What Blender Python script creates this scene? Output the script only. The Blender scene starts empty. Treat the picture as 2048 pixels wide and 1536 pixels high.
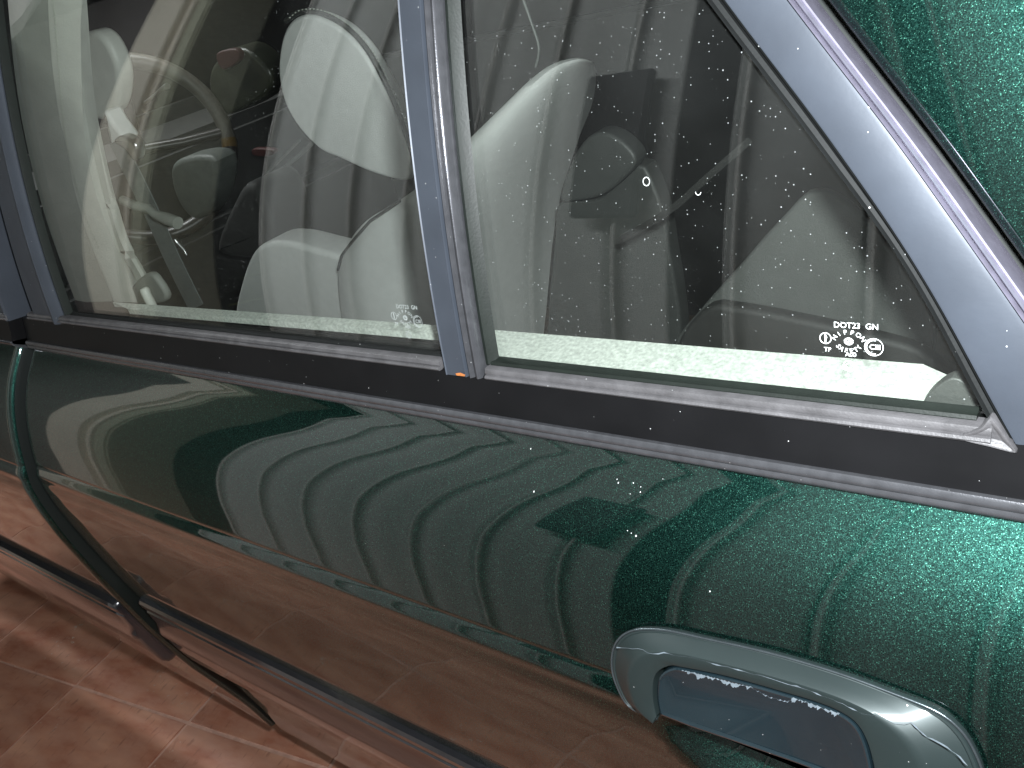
import bpy, bmesh, math, random
import numpy as np
from mathutils import Vector, Matrix
random.seed(7)
sc = bpy.context.scene
COL = sc.collection

# ------------------------------------------------------------------ camera
FPX = 1700.0
_a = np.array([-2184, -283, FPX]); _c = np.array([(FPX*FPX-283*3200)/2184, 3200, FPX])
EX = -_a/np.linalg.norm(_a); EZ = -_c/np.linalg.norm(_c); EY = np.cross(EZ, EX)
CAM = np.array([1.0533, -0.3592, 1.1992])
def ray(px, py):
    p = np.array([px-1024, py-768, FPX], float); d = np.array([p@EX, p@EY, p@EZ]); return d/np.linalg.norm(d)
_P0 = None
right = Vector((EX[0], EY[0], EZ[0])); down = Vector((EX[1], EY[1], EZ[1])); fwd = Vector((EX[2], EY[2], EZ[2]))
cd = bpy.data.cameras.new('camera'); cd.sensor_width = 36; cd.lens = FPX/2048*36
cd.clip_start = .02; cd.clip_end = 60
co = bpy.data.objects.new('camera', cd); COL.objects.link(co)
m = Matrix((right, -down, -fwd)).transposed().to_4x4(); m.translation = Vector(CAM); co.matrix_world = m
sc.camera = co
sc.view_settings.view_transform = 'Standard'; sc.view_settings.look = 'None'
sc.view_settings.exposure = 0; sc.view_settings.gamma = 1
sc.cycles.max_bounces = 8; sc.cycles.transparent_max_bounces = 16
sc.cycles.sample_clamp_indirect = 4
# ------------------------------------------------------------------ light
w = bpy.data.worlds.new('World'); sc.world = w; w.use_nodes = True
w.node_tree.nodes['Background'].inputs[0].default_value = (.9, .95, 1, 1)
w.node_tree.nodes['Background'].inputs[1].default_value = .03
def lamp(name, typ, loc, power, color, target=None, **kw):
    l = bpy.data.lights.new(name, typ); l.energy = power; l.color = color
    for k, v in kw.items(): setattr(l, k, v)
    o = bpy.data.objects.new(name, l); COL.objects.link(o); o.location = loc
    if target is not None:
        o.rotation_euler = (Vector(target)-Vector(loc)).to_track_quat('-Z', 'Y').to_euler()
    return o
FLASH = Vector(CAM) - down*.045 + right*.02 + fwd*.01
lamp('camera_flash', 'SPOT', FLASH, 48, (.93, .97, 1), tuple(FLASH+fwd), shadow_soft_size=.012, spot_size=math.radians(118), spot_blend=.2)
lamp('added_fill', 'AREA', (-1.1, .58, 2.62), 118, (.95, .98, 1), (-.6, -1.1, .9), shape='RECTANGLE', size=2.6, size_y=.35)  # added, unseen area light that brightens the curtain and floor

# ------------------------------------------------------------------ body profile (y of the car's side at height z)
TAB = np.array([(.10,.060),(.2,.030),(.265,.018),(.33,.002),(.4,-.016),(.457,-.030),(.54,-.0475),(.63,-.0645),(.70,-.0750),(.745,-.0795),
                (.765,-.0797),(.779,-.0774),(.802,-.0722),(.825,-.0655),(.844,-.0585),(.866,-.0482),(.886,-.0355),(.9065,-.0188),(.918,-.0086),(.935,-.003),(.95,0)])
_zz = TAB[:, 0]; _yy = TAB[:, 1]
_dl = np.diff(_yy)/np.diff(_zz); _m = np.zeros(len(_zz)); _m[0] = _dl[0]; _m[-1] = .14
_m[1:-1] = (_dl[:-1]*np.diff(_zz)[1:]+_dl[1:]*np.diff(_zz)[:-1])/(np.diff(_zz)[1:]+np.diff(_zz)[:-1])
def prof(z):
    t = z-.95
    if t > 0: return .14*t+.45*t*t
    z = max(z, .1); i = min(int(np.searchsorted(_zz, z, 'right'))-1, len(_zz)-2)
    h = _zz[i+1]-_zz[i]; u = (z-_zz[i])/h
    return ((1+2*u)*(1-u)**2*_yy[i]+u*(1-u)**2*h*_m[i]+u*u*(3-2*u)*_yy[i+1]+u*u*(u-1)*h*_m[i+1])
def nrm(z):
    s = (prof(z+.002)-prof(z-.002))/.004
    return np.array([0, -1, s])/math.hypot(1, s)
def SP(x, z, off=0.0):
    return np.array([x, prof(z), z]) + off*nrm(z)
_PZ = np.arange(-.2, 2.2, .001); _PY = np.array([prof(z) for z in _PZ])
def S(px, off=0.0):
    d = ray(*px); t = np.arange(.05, 5, .0008); P = CAM+t[:, None]*d
    g = P[:, 1]+off-np.interp(P[:, 2], _PZ, _PY); i = int(np.argmax(g >= 0)); return (P[i][0], P[i][2])
def hy(px, y): d = ray(*px); t = (y-CAM[1])/d[1]; return CAM+t*d
def hz(px, z): d = ray(*px); t = (z-CAM[2])/d[2]; return CAM+t*d

# ------------------------------------------------------------------ materials
def newmat(name):
    m = bpy.data.materials.new(name); m.use_nodes = True; nt = m.node_tree
    return m, nt, nt.nodes['Principled BSDF']
def N(nt, t, **kw):
    n = nt.nodes.new(t)
    for k, v in kw.items(): setattr(n, k, v)
    return n
def ramp(nt, src, a, b, ca=(0,0,0,1), cb=(1,1,1,1)):
    r = N(nt, 'ShaderNodeValToRGB'); r.color_ramp.elements[0].position = a; r.color_ramp.elements[1].position = b
    r.color_ramp.elements[0].color = ca; r.color_ramp.elements[1].color = cb
    nt.links.new(src, r.inputs[0]); return r.outputs[0]
def mixc(nt, fac, a, b):
    n = N(nt, 'ShaderNodeMix', data_type='RGBA')
    for s, v in ((0, fac), (6, a), (7, b)):
        if hasattr(v, 'is_linked') or hasattr(v, 'links'): nt.links.new(v, n.inputs[s])
        else: n.inputs[s].default_value = v if s == 0 else (*v[:3], 1)
    return n.outputs[2]
def dust(nt, scale, r, keep):
    """small scattered specks: 1 on a speck, 0 elsewhere"""
    tc = N(nt, 'ShaderNodeTexCoord'); v = N(nt, 'ShaderNodeTexVoronoi'); v.inputs['Scale'].default_value = scale
    nt.links.new(tc.outputs['Object'], v.inputs['Vector'])
    sep = N(nt, 'ShaderNodeSeparateColor'); nt.links.new(v.outputs['Color'], sep.inputs[0])
    k = N(nt, 'ShaderNodeMath', operation='SUBTRACT'); nt.links.new(sep.outputs[0], k.inputs[0]); k.inputs[1].default_value = 1-keep
    k2 = N(nt, 'ShaderNodeMath', operation='MULTIPLY'); nt.links.new(k.outputs[0], k2.inputs[0]); k2.inputs[1].default_value = r/keep
    k2.use_clamp = True
    lt = N(nt, 'ShaderNodeMath', operation='LESS_THAN'); nt.links.new(v.outputs['Distance'], lt.inputs[0]); nt.links.new(k2.outputs[0], lt.inputs[1])
    return lt.outputs[0]
def addm(nt, a, b, op='MAXIMUM'):
    n = N(nt, 'ShaderNodeMath', operation=op); nt.links.new(a, n.inputs[0])
    if isinstance(b, (int, float)): n.inputs[1].default_value = b
    else: nt.links.new(b, n.inputs[1])
    return n.outputs[0]
def noise(nt, scale, detail=4, vec=None, rough=.5, stretch=None):
    n = N(nt, 'ShaderNodeTexNoise'); n.inputs['Scale'].default_value = scale; n.inputs['Detail'].default_value = detail
    n.inputs['Roughness'].default_value = rough
    tc = N(nt, 'ShaderNodeTexCoord'); src = tc.outputs['Object']
    if stretch:
        mp = N(nt, 'ShaderNodeMapping'); mp.inputs['Scale'].default_value = stretch; nt.links.new(src, mp.inputs[0]); src = mp.outputs[0]
    nt.links.new(src, n.inputs['Vector']); return n.outputs['Fac']
def bump(nt, h, strength, dist=.001):
    b = N(nt, 'ShaderNodeBump'); b.inputs['Strength'].default_value = strength; b.inputs['Distance'].default_value = dist
    nt.links.new(h, b.inputs['Height']); return b.outputs[0]

def simple(name, col, rough=.5, metal=0, spec=.5, nscale=60, var=.15, bmp=.1, coat=0, specks=0.0, coatr=.03):
    m, nt, p = newmat(name)
    nz = noise(nt, nscale)
    c = mixc(nt, ramp(nt, nz, .3, .7), tuple(x*(1-var) for x in col), tuple(min(1, x*(1+var)) for x in col))
    if specks:
        d = addm(nt, dust(nt, 90, .035, .5*specks), dust(nt, 260, .10, .3*specks))
        c = mixc(nt, d, c, (.55, .56, .56))
    nt.links.new(c, p.inputs['Base Color'])
    p.inputs['Roughness'].default_value = rough; p.inputs['Metallic'].default_value = metal
    p.inputs['Specular IOR Level'].default_value = spec
    p.inputs['Coat Weight'].default_value = coat; p.inputs['Coat Roughness'].default_value = coatr
    if bmp: nt.links.new(bump(nt, noise(nt, nscale*8, 3), bmp), p.inputs['Normal'])
    return m

def paint():
    m, nt, p = newmat('green_metallic_paint')
    tc = N(nt, 'ShaderNodeTexCoord')
    v = N(nt, 'ShaderNodeTexVoronoi'); v.inputs['Scale'].default_value = 2400; nt.links.new(tc.outputs['Object'], v.inputs['Vector'])
    v2 = N(nt, 'ShaderNodeTexVoronoi'); v2.inputs['Scale'].default_value = 3000; nt.links.new(tc.outputs['Object'], v2.inputs['Vector'])
    s2 = N(nt, 'ShaderNodeSeparateColor'); nt.links.new(v.outputs['Color'], s2.inputs[0])
    s3 = N(nt, 'ShaderNodeSeparateColor'); nt.links.new(v2.outputs['Color'], s3.inputs[0])
    # every flake lies at its own small tilt
    sub = N(nt, 'ShaderNodeVectorMath', operation='SUBTRACT'); nt.links.new(v.outputs['Color'], sub.inputs[0]); sub.inputs[1].default_value = (.5,.5,.5)
    scl = N(nt, 'ShaderNodeVectorMath', operation='SCALE'); nt.links.new(sub.outputs[0], scl.inputs[0]); scl.inputs['Scale'].default_value = .17
    g = N(nt, 'ShaderNodeNewGeometry'); ad = N(nt, 'ShaderNodeVectorMath', operation='ADD')
    nt.links.new(g.outputs['Normal'], ad.inputs[0]); nt.links.new(scl.outputs[0], ad.inputs[1])
    nn = N(nt, 'ShaderNodeVectorMath', operation='NORMALIZE'); nt.links.new(ad.outputs[0], nn.inputs[0])
    nt.links.new(nn.outputs[0], p.inputs['Normal'])
    c = mixc(nt, ramp(nt, s2.outputs[1], .25, 1.0), (.003, .0125, .0105), (.011, .042, .034))
    big = addm(nt, ramp(nt, s3.outputs[0], .90, .98), ramp(nt, s3.outputs[1], .2, .9), 'MULTIPLY')
    c = mixc(nt, big, c, (.080, .265, .195))
    d = addm(nt, dust(nt, 45, .011, .35), dust(nt, 170, .030, .12))
    c = mixc(nt, d, c, (.75, .78, .76))
    nt.links.new(c, p.inputs['Base Color'])
    mt = N(nt, 'ShaderNodeMath', operation='SUBTRACT'); mt.inputs[0].default_value = 1.0; nt.links.new(d, mt.inputs[1]); mt.use_clamp = True
    nt.links.new(mt.outputs[0], p.inputs['Metallic'])
    p.inputs['Roughness'].default_value = .48
    p.inputs['Coat Weight'].default_value = 1; p.inputs['Coat Roughness'].default_value = .025; p.inputs['Coat IOR'].default_value = 1.55
    cw = N(nt, 'ShaderNodeMath', operation='SUBTRACT'); cw.inputs[0].default_value = 1; nt.links.new(d, cw.inputs[1]); nt.links.new(cw.outputs[0], p.inputs['Coat Weight'])
    return m

def glass(name, tint, dustamt):
    m, nt, p = newmat(name); nt.nodes.remove(p); out = nt.nodes['Material Output']
    tr = N(nt, 'ShaderNodeBsdfTransparent'); tr.inputs[0].default_value = (*tint, 1)
    gl = N(nt, 'ShaderNodeBsdfGlossy'); gl.inputs['Roughness'].default_value = .0; gl.inputs[0].default_value = (1, 1, 1, 1)
    lw = N(nt, 'ShaderNodeLayerWeight'); lw.inputs['Blend'].default_value = .5
    pw = N(nt, 'ShaderNodeMath', operation='POWER'); nt.links.new(lw.outputs['Facing'], pw.inputs[0]); pw.inputs[1].default_value = 5
    mu = N(nt, 'ShaderNodeMath', operation='MULTIPLY_ADD'); nt.links.new(pw.outputs[0], mu.inputs[0]); mu.inputs[1].default_value = .95; mu.inputs[2].default_value = .05
    mx = N(nt, 'ShaderNodeMixShader'); nt.links.new(mu.outputs[0], mx.inputs[0]); nt.links.new(tr.outputs[0], mx.inputs[1]); nt.links.new(gl.outputs[0], mx.inputs[2])
    df = N(nt, 'ShaderNodeBsdfDiffuse'); df.inputs[0].default_value = (.7, .74, .74, 1)
    d = addm(nt, dust(nt, 110, .012, .35), dust(nt, 300, .034, .3))
    haze = addm(nt, ramp(nt, noise(nt, 9, 5), .35, .75), .012*dustamt, 'MULTIPLY')
    fine = addm(nt, addm(nt, dust(nt, 420, .16, .3), .25, 'MULTIPLY'), haze)
    tot = addm(nt, addm(nt, d, .75, 'MULTIPLY'), fine)
    mx2 = N(nt, 'ShaderNodeMixShader'); nt.links.new(tot, mx2.inputs[0]); nt.links.new(mx.outputs[0], mx2.inputs[1]); nt.links.new(df.outputs[0], mx2.inputs[2])
    nt.links.new(mx2.outputs[0], out.inputs[0]); return m

PAINT = paint()
GLASS = glass('window_glass', (.955, .972, .955), .5)
BAND = simple('gloss_black_band', (.006, .006, .0065), .36, spec=.10, nscale=20, var=.2, bmp=.02, specks=.5)
FILM = simple('slate_grey_film', (.044, .052, .066), .45, metal=.25, spec=.45, nscale=25, var=.12, bmp=.06, specks=.6)
TRIM = simple('shiny_grey_trim', (.09, .092, .10), .22, metal=.6, spec=.5, nscale=150, var=.15, bmp=.08, specks=.8)
RIDGE = simple('bright_ridged_trim', (.24, .23, .29), .3, metal=.5, spec=.5, nscale=150, var=.12, bmp=.05)
SWEEP = simple('faded_rubber_sweep', (.072, .070, .073), .5, spec=.4, nscale=90, var=.25, bmp=.25, specks=.5)
RUBBER = simple('black_rubber', (.009, .010, .010), .65, nscale=80, spec=.15, bmp=.15, specks=.6)
SEAL = simple('green_black_seal', (.007, .010, .008), .5, spec=.3, nscale=80, bmp=.1)
MOULD = simple('dark_side_moulding', (.018, .018, .021), .2, metal=.3, spec=.6, nscale=60, bmp=.05, specks=.3, coat=.6, coatr=.06)
HEM = simple('gap_shade', (.004, .007, .006), .6, bmp=0)  # near-black colour standing in for the shade inside the gaps
HEMG = simple('gap_shade_hem', (.001, .004, .003), .5, bmp=0)  # green hem coloured almost black to imitate shade between the doors
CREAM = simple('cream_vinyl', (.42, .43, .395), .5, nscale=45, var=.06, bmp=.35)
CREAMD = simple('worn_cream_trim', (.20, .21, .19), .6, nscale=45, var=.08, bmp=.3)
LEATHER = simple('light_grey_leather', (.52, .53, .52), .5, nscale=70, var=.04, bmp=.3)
LEATHER2 = simple('shaded_grey_leather', (.055, .058, .055), .5, nscale=70, var=.06, bmp=.3)  # darker copy of the light grey leather, shade put into its colour
LEDGE = simple('pale_speckled_ledge', (.46, .49, .45), .6, nscale=380, var=.28, bmp=.5)
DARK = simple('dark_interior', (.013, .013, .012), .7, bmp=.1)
DARKBR = simple('dark_brown_carpet', (.045, .032, .020), .9, nscale=30, var=.4, bmp=.4)
BELT = simple('dark_grey_webbing', (.10, .115, .115), .6, nscale=300, var=.2, bmp=.6)
WHEELM = simple('taupe_wheel_leather', (.075, .07, .058), .36, nscale=90, var=.2, bmp=.3)
WHEELO = simple('amber_wheel_band', (.09, .055, .015), .3, bmp=0)
WHEELD = simple('black_wheel_leather', (.02, .016, .014), .35, bmp=.1)
GREYP = simple('grey_plastic', (.08, .09, .082), .5, bmp=.1)
STITCH = simple('stitch_thread', (.45, .48, .42), .7, bmp=0)
PIPING = simple('dark_piping', (.018, .02, .018), .4, bmp=.1)
CHROME = simple('chrome', (.45, .46, .46), .28, metal=1, bmp=0)
PRINT = simple('etched_white_print', (.72, .76, .75), .7, bmp=0)
RED = simple('dull_red', (.045, .006, .005), .5, bmp=0)
OLIVE = simple('mottled_olive', (.025, .028, .017), .35, nscale=20, var=.5, bmp=.1)  # dull olive, mottled by noise
CHIP = simple('peeling_lacquer', (.12, .145, .165), .4, nscale=200, var=.3, bmp=.3)
HANDLE = simple('worn_green_handle_paint', (.017, .027, .027), .50, metal=.4, nscale=15, var=.1, bmp=.03, specks=.5, coat=.25, coatr=.15)
FLAP = simple('dark_handle_flap', (.014, .028, .036), .22, metal=.5, nscale=15, var=.15, bmp=.03, specks=.8, coat=.7, coatr=.05)
LIP = simple('handle_edge', (.10, .12, .13), .25, metal=.8, nscale=90, var=.2, bmp=.05)
RUST = simple('orange_rust', (.35, .12, .03), .8, nscale=300, var=.4, bmp=.3)

# ------------------------------------------------------------------ builders
def tag(o, label=None, cat=None, group=None, kind=None):
    if label: o['label'] = label
    if cat: o['category'] = cat
    if group: o['group'] = group
    if kind: o['kind'] = kind
    return o
def empty(name, loc=(0, 0, 0)):
    o = bpy.data.objects.new(name, None); COL.objects.link(o); o.location = loc; return o
def mesh(name, V, F, mat, parent=None, smooth=True, ang=35):
    me = bpy.data.meshes.new(name); me.from_pydata([tuple(map(float, v)) for v in V], [], F); me.validate(); me.update()
    bm = bmesh.new(); bm.from_mesh(me); bmesh.ops.remove_doubles(bm, verts=bm.verts, dist=1e-6)
    bm.to_mesh(me); bm.free()
    me.materials.append(mat)
    if smooth:
        me.polygons.foreach_set('use_smooth', [True]*len(me.polygons)); me.set_sharp_from_angle(angle=math.radians(ang))
    o = bpy.data.objects.new(name, me); COL.objects.link(o)
    if parent: o.parent = parent
    return o
def grid(name, rows, mat, parent=None, closed_u=False, ang=35, cap=False):
    """rows: list of equally long point lists"""
    n = len(rows[0]); V = [p for r in rows for p in r]; F = []
    for i in range(len(rows)-1):
        for j in range(n if closed_u else n-1):
            k = (j+1) % n; F.append((i*n+j, i*n+k, (i+1)*n+k, (i+1)*n+j))
    if cap:
        F.append(tuple(range(n))[::-1]); F.append(tuple((len(rows)-1)*n+j for j in range(n)))
    return mesh(name, V, F, mat, parent, True, ang)
def resample(P, n):
    P = np.array(P, float); d = np.r_[0, np.cumsum(np.linalg.norm(np.diff(P, axis=0), axis=1))]
    t = np.linspace(0, d[-1], n); return np.array([[np.interp(q, d, P[:, k]) for k in range(P.shape[1])] for q in t])
def smoothline(P, n, closed=False):
    """Catmull-Rom through P"""
    P = [np.array(p, float) for p in P]; out = []
    m_ = len(P)
    segs = m_ if closed else m_-1
    for i in range(segs):
        p1, p2 = P[i], P[(i+1) % m_]
        p0 = P[(i-1) % m_] if (closed or i > 0) else 2*p1-p2
        p3 = P[(i+2) % m_] if (closed or i < m_-2) else 2*p2-p1
        for t in np.linspace(0, 1, 12, endpoint=False):
            out.append(.5*((2*p1)+(-p0+p2)*t+(2*p0-5*p1+4*p2-p3)*t*t+(-p0+3*p1-3*p2+p3)*t**3))
    out.append(P[0] if closed else P[-1])
    r = resample(out, n+1 if closed else n)
    return r[:-1] if closed else r
def ribbon(name, A, B, cross, mat, parent, n=48, off=0.0, ang=35, world=False):
    """strip on the body side between two outlines (A, B pixels or (x,z)); cross = [(fraction, height)]"""
    A = smoothline([p if world else S(p, off) for p in A], n); B = smoothline([p if world else S(p, off) for p in B], n)
    rows = []
    for f, h in cross:
        rows.append([SP(*(a*(1-f)+b*f), h) for a, b in zip(A, B)])
    rows = [list(c) for c in zip(*rows)]
    return grid(name, rows, mat, parent, ang=ang)
def sweep(name, sec, x0, x1, mat, parent, n=2, cap=True, ang=35):
    """section [(y,z)] carried along the car's length"""
    rows = [[(x, y, z) for y, z in sec] for x in np.linspace(x0, x1, n)]
    return grid(name, rows, mat, parent, closed_u=True, ang=ang, cap=cap)
def sect(pts):     # [(z, height over body)] -> [(y,z)]
    r = []
    for z, h in pts:
        p = SP(0, z, h); r.append((p[1], p[2]))
    return r
def inset(P, d):
    P = np.array(P); n = len(P); out = []
    area = .5*sum(P[i][0]*P[(i+1) % n][1]-P[(i+1) % n][0]*P[i][1] for i in range(n)); s = 1 if area > 0 else -1
    for i in range(n):
        t = P[(i+1) % n]-P[i-1]; t = t/(np.linalg.norm(t)+1e-12); out.append(P[i]+d*s*np.array([-t[1], t[0]]))
    return np.array(out)
def cushion(name, px, y0, y1, r, mat, parent, n=64, bulge=.0, shear=(0, 0), steps=7, depth_at=None):
    """rounded solid whose outline is drawn at depth y0 (side facing the photographer) and goes back to y1"""
    P = smoothline([hy(p, y0)[[0, 2]] for p in px], n, True)
    rows = []
    c = P.mean(axis=0)
    ring = lambda Q, y: [(q[0]+shear[0]*(y-y0), y, q[1]+shear[1]*(y-y0)) for q in Q]
    for k in range(steps+1):
        a = math.pi/2*k/steps
        Q = inset(P, r*(1-math.sin(a))); rows.append(ring(Q, y0+r*(1-math.cos(a))))
    rows.append(ring(P, y1-r))
    for k in range(1, steps+1):
        a = math.pi/2*k/steps; Q = inset(P, r*(1-math.cos(a))); rows.append(ring(Q, y1-r+r*math.sin(a)))
    return grid(name, rows, mat, parent, closed_u=True, ang=40, cap=True)
def loft(name, Lp, Rp, y0, y1, mat, parent, n=60, p=2.2, back=.05):
    A = smoothline(Lp, n); B = smoothline(Rp, n); fs = np.linspace(0, 1, 14); rows = []
    for i in range(n):
        row = [hy(tuple(A[i]), y0+back)]+[hy(tuple(A[i]), y0+.010)]+[hy(tuple(A[i]*(1-f)+B[i]*f), y0+.010*math.exp(-f*18)+(y1-y0)*f**p) for f in fs[1:]]
        rows.append(row)
    return grid(name, rows, mat, parent, ang=60)
def tube(name, pts, rad, mat, parent, sides=8, closed=False, scale_end=None):
    P = [Vector(p) for p in pts]; rows = []
    up = Vector((0, -.3, 1))
    for i, p in enumerate(P):
        t = (P[(i+1) % len(P)]-P[i-1]) if closed else (P[min(i+1, len(P)-1)]-P[max(i-1, 0)])
        t.normalize(); a = t.cross(up).normalized(); b = a.cross(t)
        r_ = rad(i/len(P)) if callable(rad) else rad
        rows.append([tuple(p+a*math.cos(2*math.pi*k/sides)*r_+b*math.sin(2*math.pi*k/sides)*r_) for k in range(sides)])
    if closed: rows.append(rows[0])
    return grid(name, rows, mat, parent, closed_u=True, ang=60, cap=not closed)
def box(name, lo, hi, mat, parent=None, bev=.004):
    bm = bmesh.new(); bmesh.ops.create_cube(bm, size=1)
    for v in bm.verts: v.co = Vector([(lo[i]+hi[i])/2+v.co[i]*(hi[i]-lo[i]) for i in range(3)])
    if bev: bmesh.ops.bevel(bm, geom=bm.edges[:], offset=bev, segments=2, affect='EDGES')
    me = bpy.data.meshes.new(name); bm.to_mesh(me); bm.free(); me.materials.append(mat)
    o = bpy.data.objects.new(name, me); COL.objects.link(o)
    if parent: o.parent = parent
    return o
def flatpoly(name, pts3, thick, mat, parent):
    """flat piece with real thickness from an outline of 3D points"""
    P = [Vector(p) for p in pts3]; n = (P[1]-P[0]).cross(P[-1]-P[0]).normalized()
    k = len(P); V = [tuple(p) for p in P]+[tuple(p-n*thick) for p in P]
    F = [tuple(range(k)), tuple(range(2*k-1, k-1, -1))]+[(i, i+k, (i+1) % k+k, (i+1) % k) for i in range(k)]
    return mesh(name, V, F, mat, parent, True, 30)

# ================================================================== THE CAR
car = empty('green_car', (0, 0, 0)); tag(car, 'dark green metallic saloon car seen close at its rear left door', 'car')
def gR(z): return float(np.interp(z, [.2,.35,.45,.57,.66,.735,.81,.92], [-.012,-.010,-.010,-.010,-.010,-.010,-.010,-.010]))
# ---- rear door skin
zs = list(np.arange(.205, .46, .008))+list(np.arange(.46, .75, .008))+list(np.arange(.75, .80, .0015))+list(np.arange(.80, .9195, .003))
def crease(z):     # fine rib along the body crease
    d = 0
    d += -.0012*math.exp(-((z-.7905)/.0016)**2)
    d += .0022*math.exp(-((z-.7795)/.0065)**2)
    return d
def dish(x, z):    # finger hollow under the door handle
    u = (x-.905)/.075; v = (z-.770)/.046
    q = u*u+v*v
    return -.030*max(0, 1-q)**1.3
xs = [-.010+.0, -.0095, -.008, -.0055, -.002, .004]+list(np.arange(.03, .76, .03))+list(np.arange(.77, 1.03, .006))+[1.05, 1.12, 1.2, 1.3]
def skin(name, xs, side, edge, extra=lambda z: 0.0, mat=PAINT, parent=None):
    rows = []
    for x in xs:
        e = abs(x-edge); hem = 0 if e > .006 else -(.006-math.sqrt(max(0, .006**2-(.006-e)**2)))
        rows.append([SP(x, z, crease(z)*1+dish(x, z)*(1 if side > 0 else 0)+hem+extra(z)) for z in zs])
    inner = [SP(edge+(.0006 if side > 0 else -.0006), z, -.010+extra(z)) for z in zs]
    rows = [inner]+rows
    return grid(name, rows, mat, parent, ang=50)
rear = empty('rear_door'); rear.parent = car
skin('door_skin', xs, 1, -.010, parent=rear)
# ---- front door, standing a little proud of the rear one
def proud(z): return float(np.interp(z, [.2, .3, .4, .5, .69, .80, .93, 1.3], [.004, .010, .017, .019, .016, .011, .011, .011]))
front = empty('front_door'); front.parent = car
FE = -.022
skin('door_skin', [FE, FE-.0005, FE-.002, FE-.0045, FE-.008, FE-.014]+list(np.arange(FE-.05, -1.3, -.05)), -1, FE, proud, parent=front)
# shut face of the front door, gap shade put into its colour, and the sill/pillar behind the gap
grid('shut_face', [[SP(FE+.0004, z, proud(z)-.006) for z in zs], [SP(FE+.0004, z, -.07) for z in zs]], HEMG, front)
grid('pillar_inside', [[SP(-.12, z, -.035) for z in zs], [SP(.04, z, -.035) for z in zs]], HEM, car)

# ---- gloss black band under the windows, its lower strip and the faded window sweep
def bandsec(ex=0):
    return sect([(.9185, -.004), (.9185, .0055+ex), (.922, .0070+ex), (.936, .0058+ex), (.9525, .0045+ex), (.9540, .0015+ex), (.9540, -.006)])
sweep('belt_band', bandsec(), -.006, 1.4, BAND, rear)
def stripsec(ex=0):
    return sect([(0.9150, -.003), (0.9150, .0045+ex), (0.9157, .0066+ex), (0.9170, .0074+ex), (0.9187, .0078+ex), (0.9197, .0092+ex), (0.9227, .0100+ex), (0.9257, .0092+ex), (0.9265, .0070+ex), (0.9265, -.003)])
sweep('belt_strip', stripsec(), -.006, 1.4, TRIM, rear, ang=50)
sweep('belt_band', bandsec(.011), -1.3, FE+.001, BAND, front)
sweep('belt_strip', stripsec(.011), -1.3, FE+.001, TRIM, front, ang=50)
def sweepsec(ex=0):
    return sect([(.9530, -.004), (.9530, .0062+ex), (.9542, .0072+ex), (.9554, .0066+ex), (.9558, .0052+ex), (.9568, .0058+ex), (.9590, .0050+ex), (.9602, .0028+ex), (.9602, -.004)])
sweep('window_sweep', sweepsec(), .012, .6575, SWEEP, rear, ang=40)
sweep('window_sweep', sect([(.9512, -.004), (.9512, .0064), (.9524, .0074), (.9538, .0068), (.9543, .0054), (.9558, .0060), (.9582, .0052), (.9590, .0030), (.9590, -.004)]), .6985, .992, SWEEP, rear, ang=40)
sweep('window_sweep', sweepsec(.011), -1.3, FE+.001, SWEEP, front, ang=40)

# ---- side mouldings
def mould(ex=0):
    return sect([(.566, -.003+ex), (.566, .0055+ex), (.562, .0085+ex), (.554, .0088+ex), (.5525, .0070+ex), (.546, .0072+ex), (.5445, .0090+ex), (.520, .0098+ex), (.507, .0150+ex), (.503, .0168+ex), (.498, .0166+ex), (.4965, .0150+ex), (.470, .0152+ex), (.440, .0140+ex), (.430, .0095+ex), (.427, .004+ex), (.427, -.003+ex)])
def mouldobj(x0, x1, ex, endx, parent):
    rows = []
    sec0 = mould(ex)
    for x in sorted(set([x0, x1]+[endx+s*(x1-x0 > 0 and 1 or 1)*d for d in (0,) for s in (1,)])):
        pass
    pts = np.linspace(0, 1, 6)
    cy = sum(p[0] for p in sec0)/len(sec0); cz = sum(p[1] for p in sec0)/len(sec0)
    xs_ = []
    if endx == x0: xs_ = [(x0+.014*(1-math.cos(a*math.pi/2))*1.0, .80+.20*math.sin(a*math.pi/2)) for a in pts]+[(x1, 1)]
    else: xs_ = [(x0, 1)]+[(x1-.014*(1-math.cos(a*math.pi/2)), .80+.20*math.sin(a*math.pi/2)) for a in pts[::-1]]
    rows = [[(x, cy+(y-cy)*s+(1-s)*.02, cz+(z-cz)*s) for y, z in sec0] for x, s in xs_]
    return grid('side_moulding', rows, MOULD, parent, closed_u=True, ang=28, cap=True)
mouldobj(.000, 1.4, 0, .000, rear)
mouldobj(-1.3, FE-.006, .020, FE-.006, front)

# ---- window panes
def pane(name, outline, mat, parent, th=.004, offs=-.006):
    """curved glass: grid clipped to an outline by mapping between left and right edges"""
    A, B = outline
    n = 34; A = smoothline([S(p) if len(p) == 2 and max(p) > 3 else p for p in A], n); B = smoothline([S(p) if max(p) > 3 else p for p in B], n)
    V = []; F = []; mcols = 14
    for l, off in enumerate((offs, offs-th)):
        for i in range(n):
            for j in range(mcols):
                f = j/(mcols-1); V.append(SP(*(A[i]*(1-f)+B[i]*f), off))
    q = n*mcols
    for i in range(n-1):
        for j in range(mcols-1):
            a = i*mcols+j; F.append((a, a+1, a+mcols+1, a+mcols)); F.append((q+a, q+a+mcols, q+a+mcols+1, q+a+1))
    for i in range(n-1):
        for j in (0, mcols-1):
            a = i*mcols+j; F.append((a, a+mcols, q+a+mcols, q+a))
    for j in range(mcols-1):
        for i in (0, n-1):
            a = i*mcols+j; F.append((a, a+1, q+a+1, q+a))
    o = mesh(name, V, F, mat, parent, True, 40)
    bm = bmesh.new(); bm.from_mesh(o.data); bmesh.ops.recalc_face_normals(bm, faces=bm.faces[:]); bm.to_mesh(o.data); bm.free()
    return o
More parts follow.
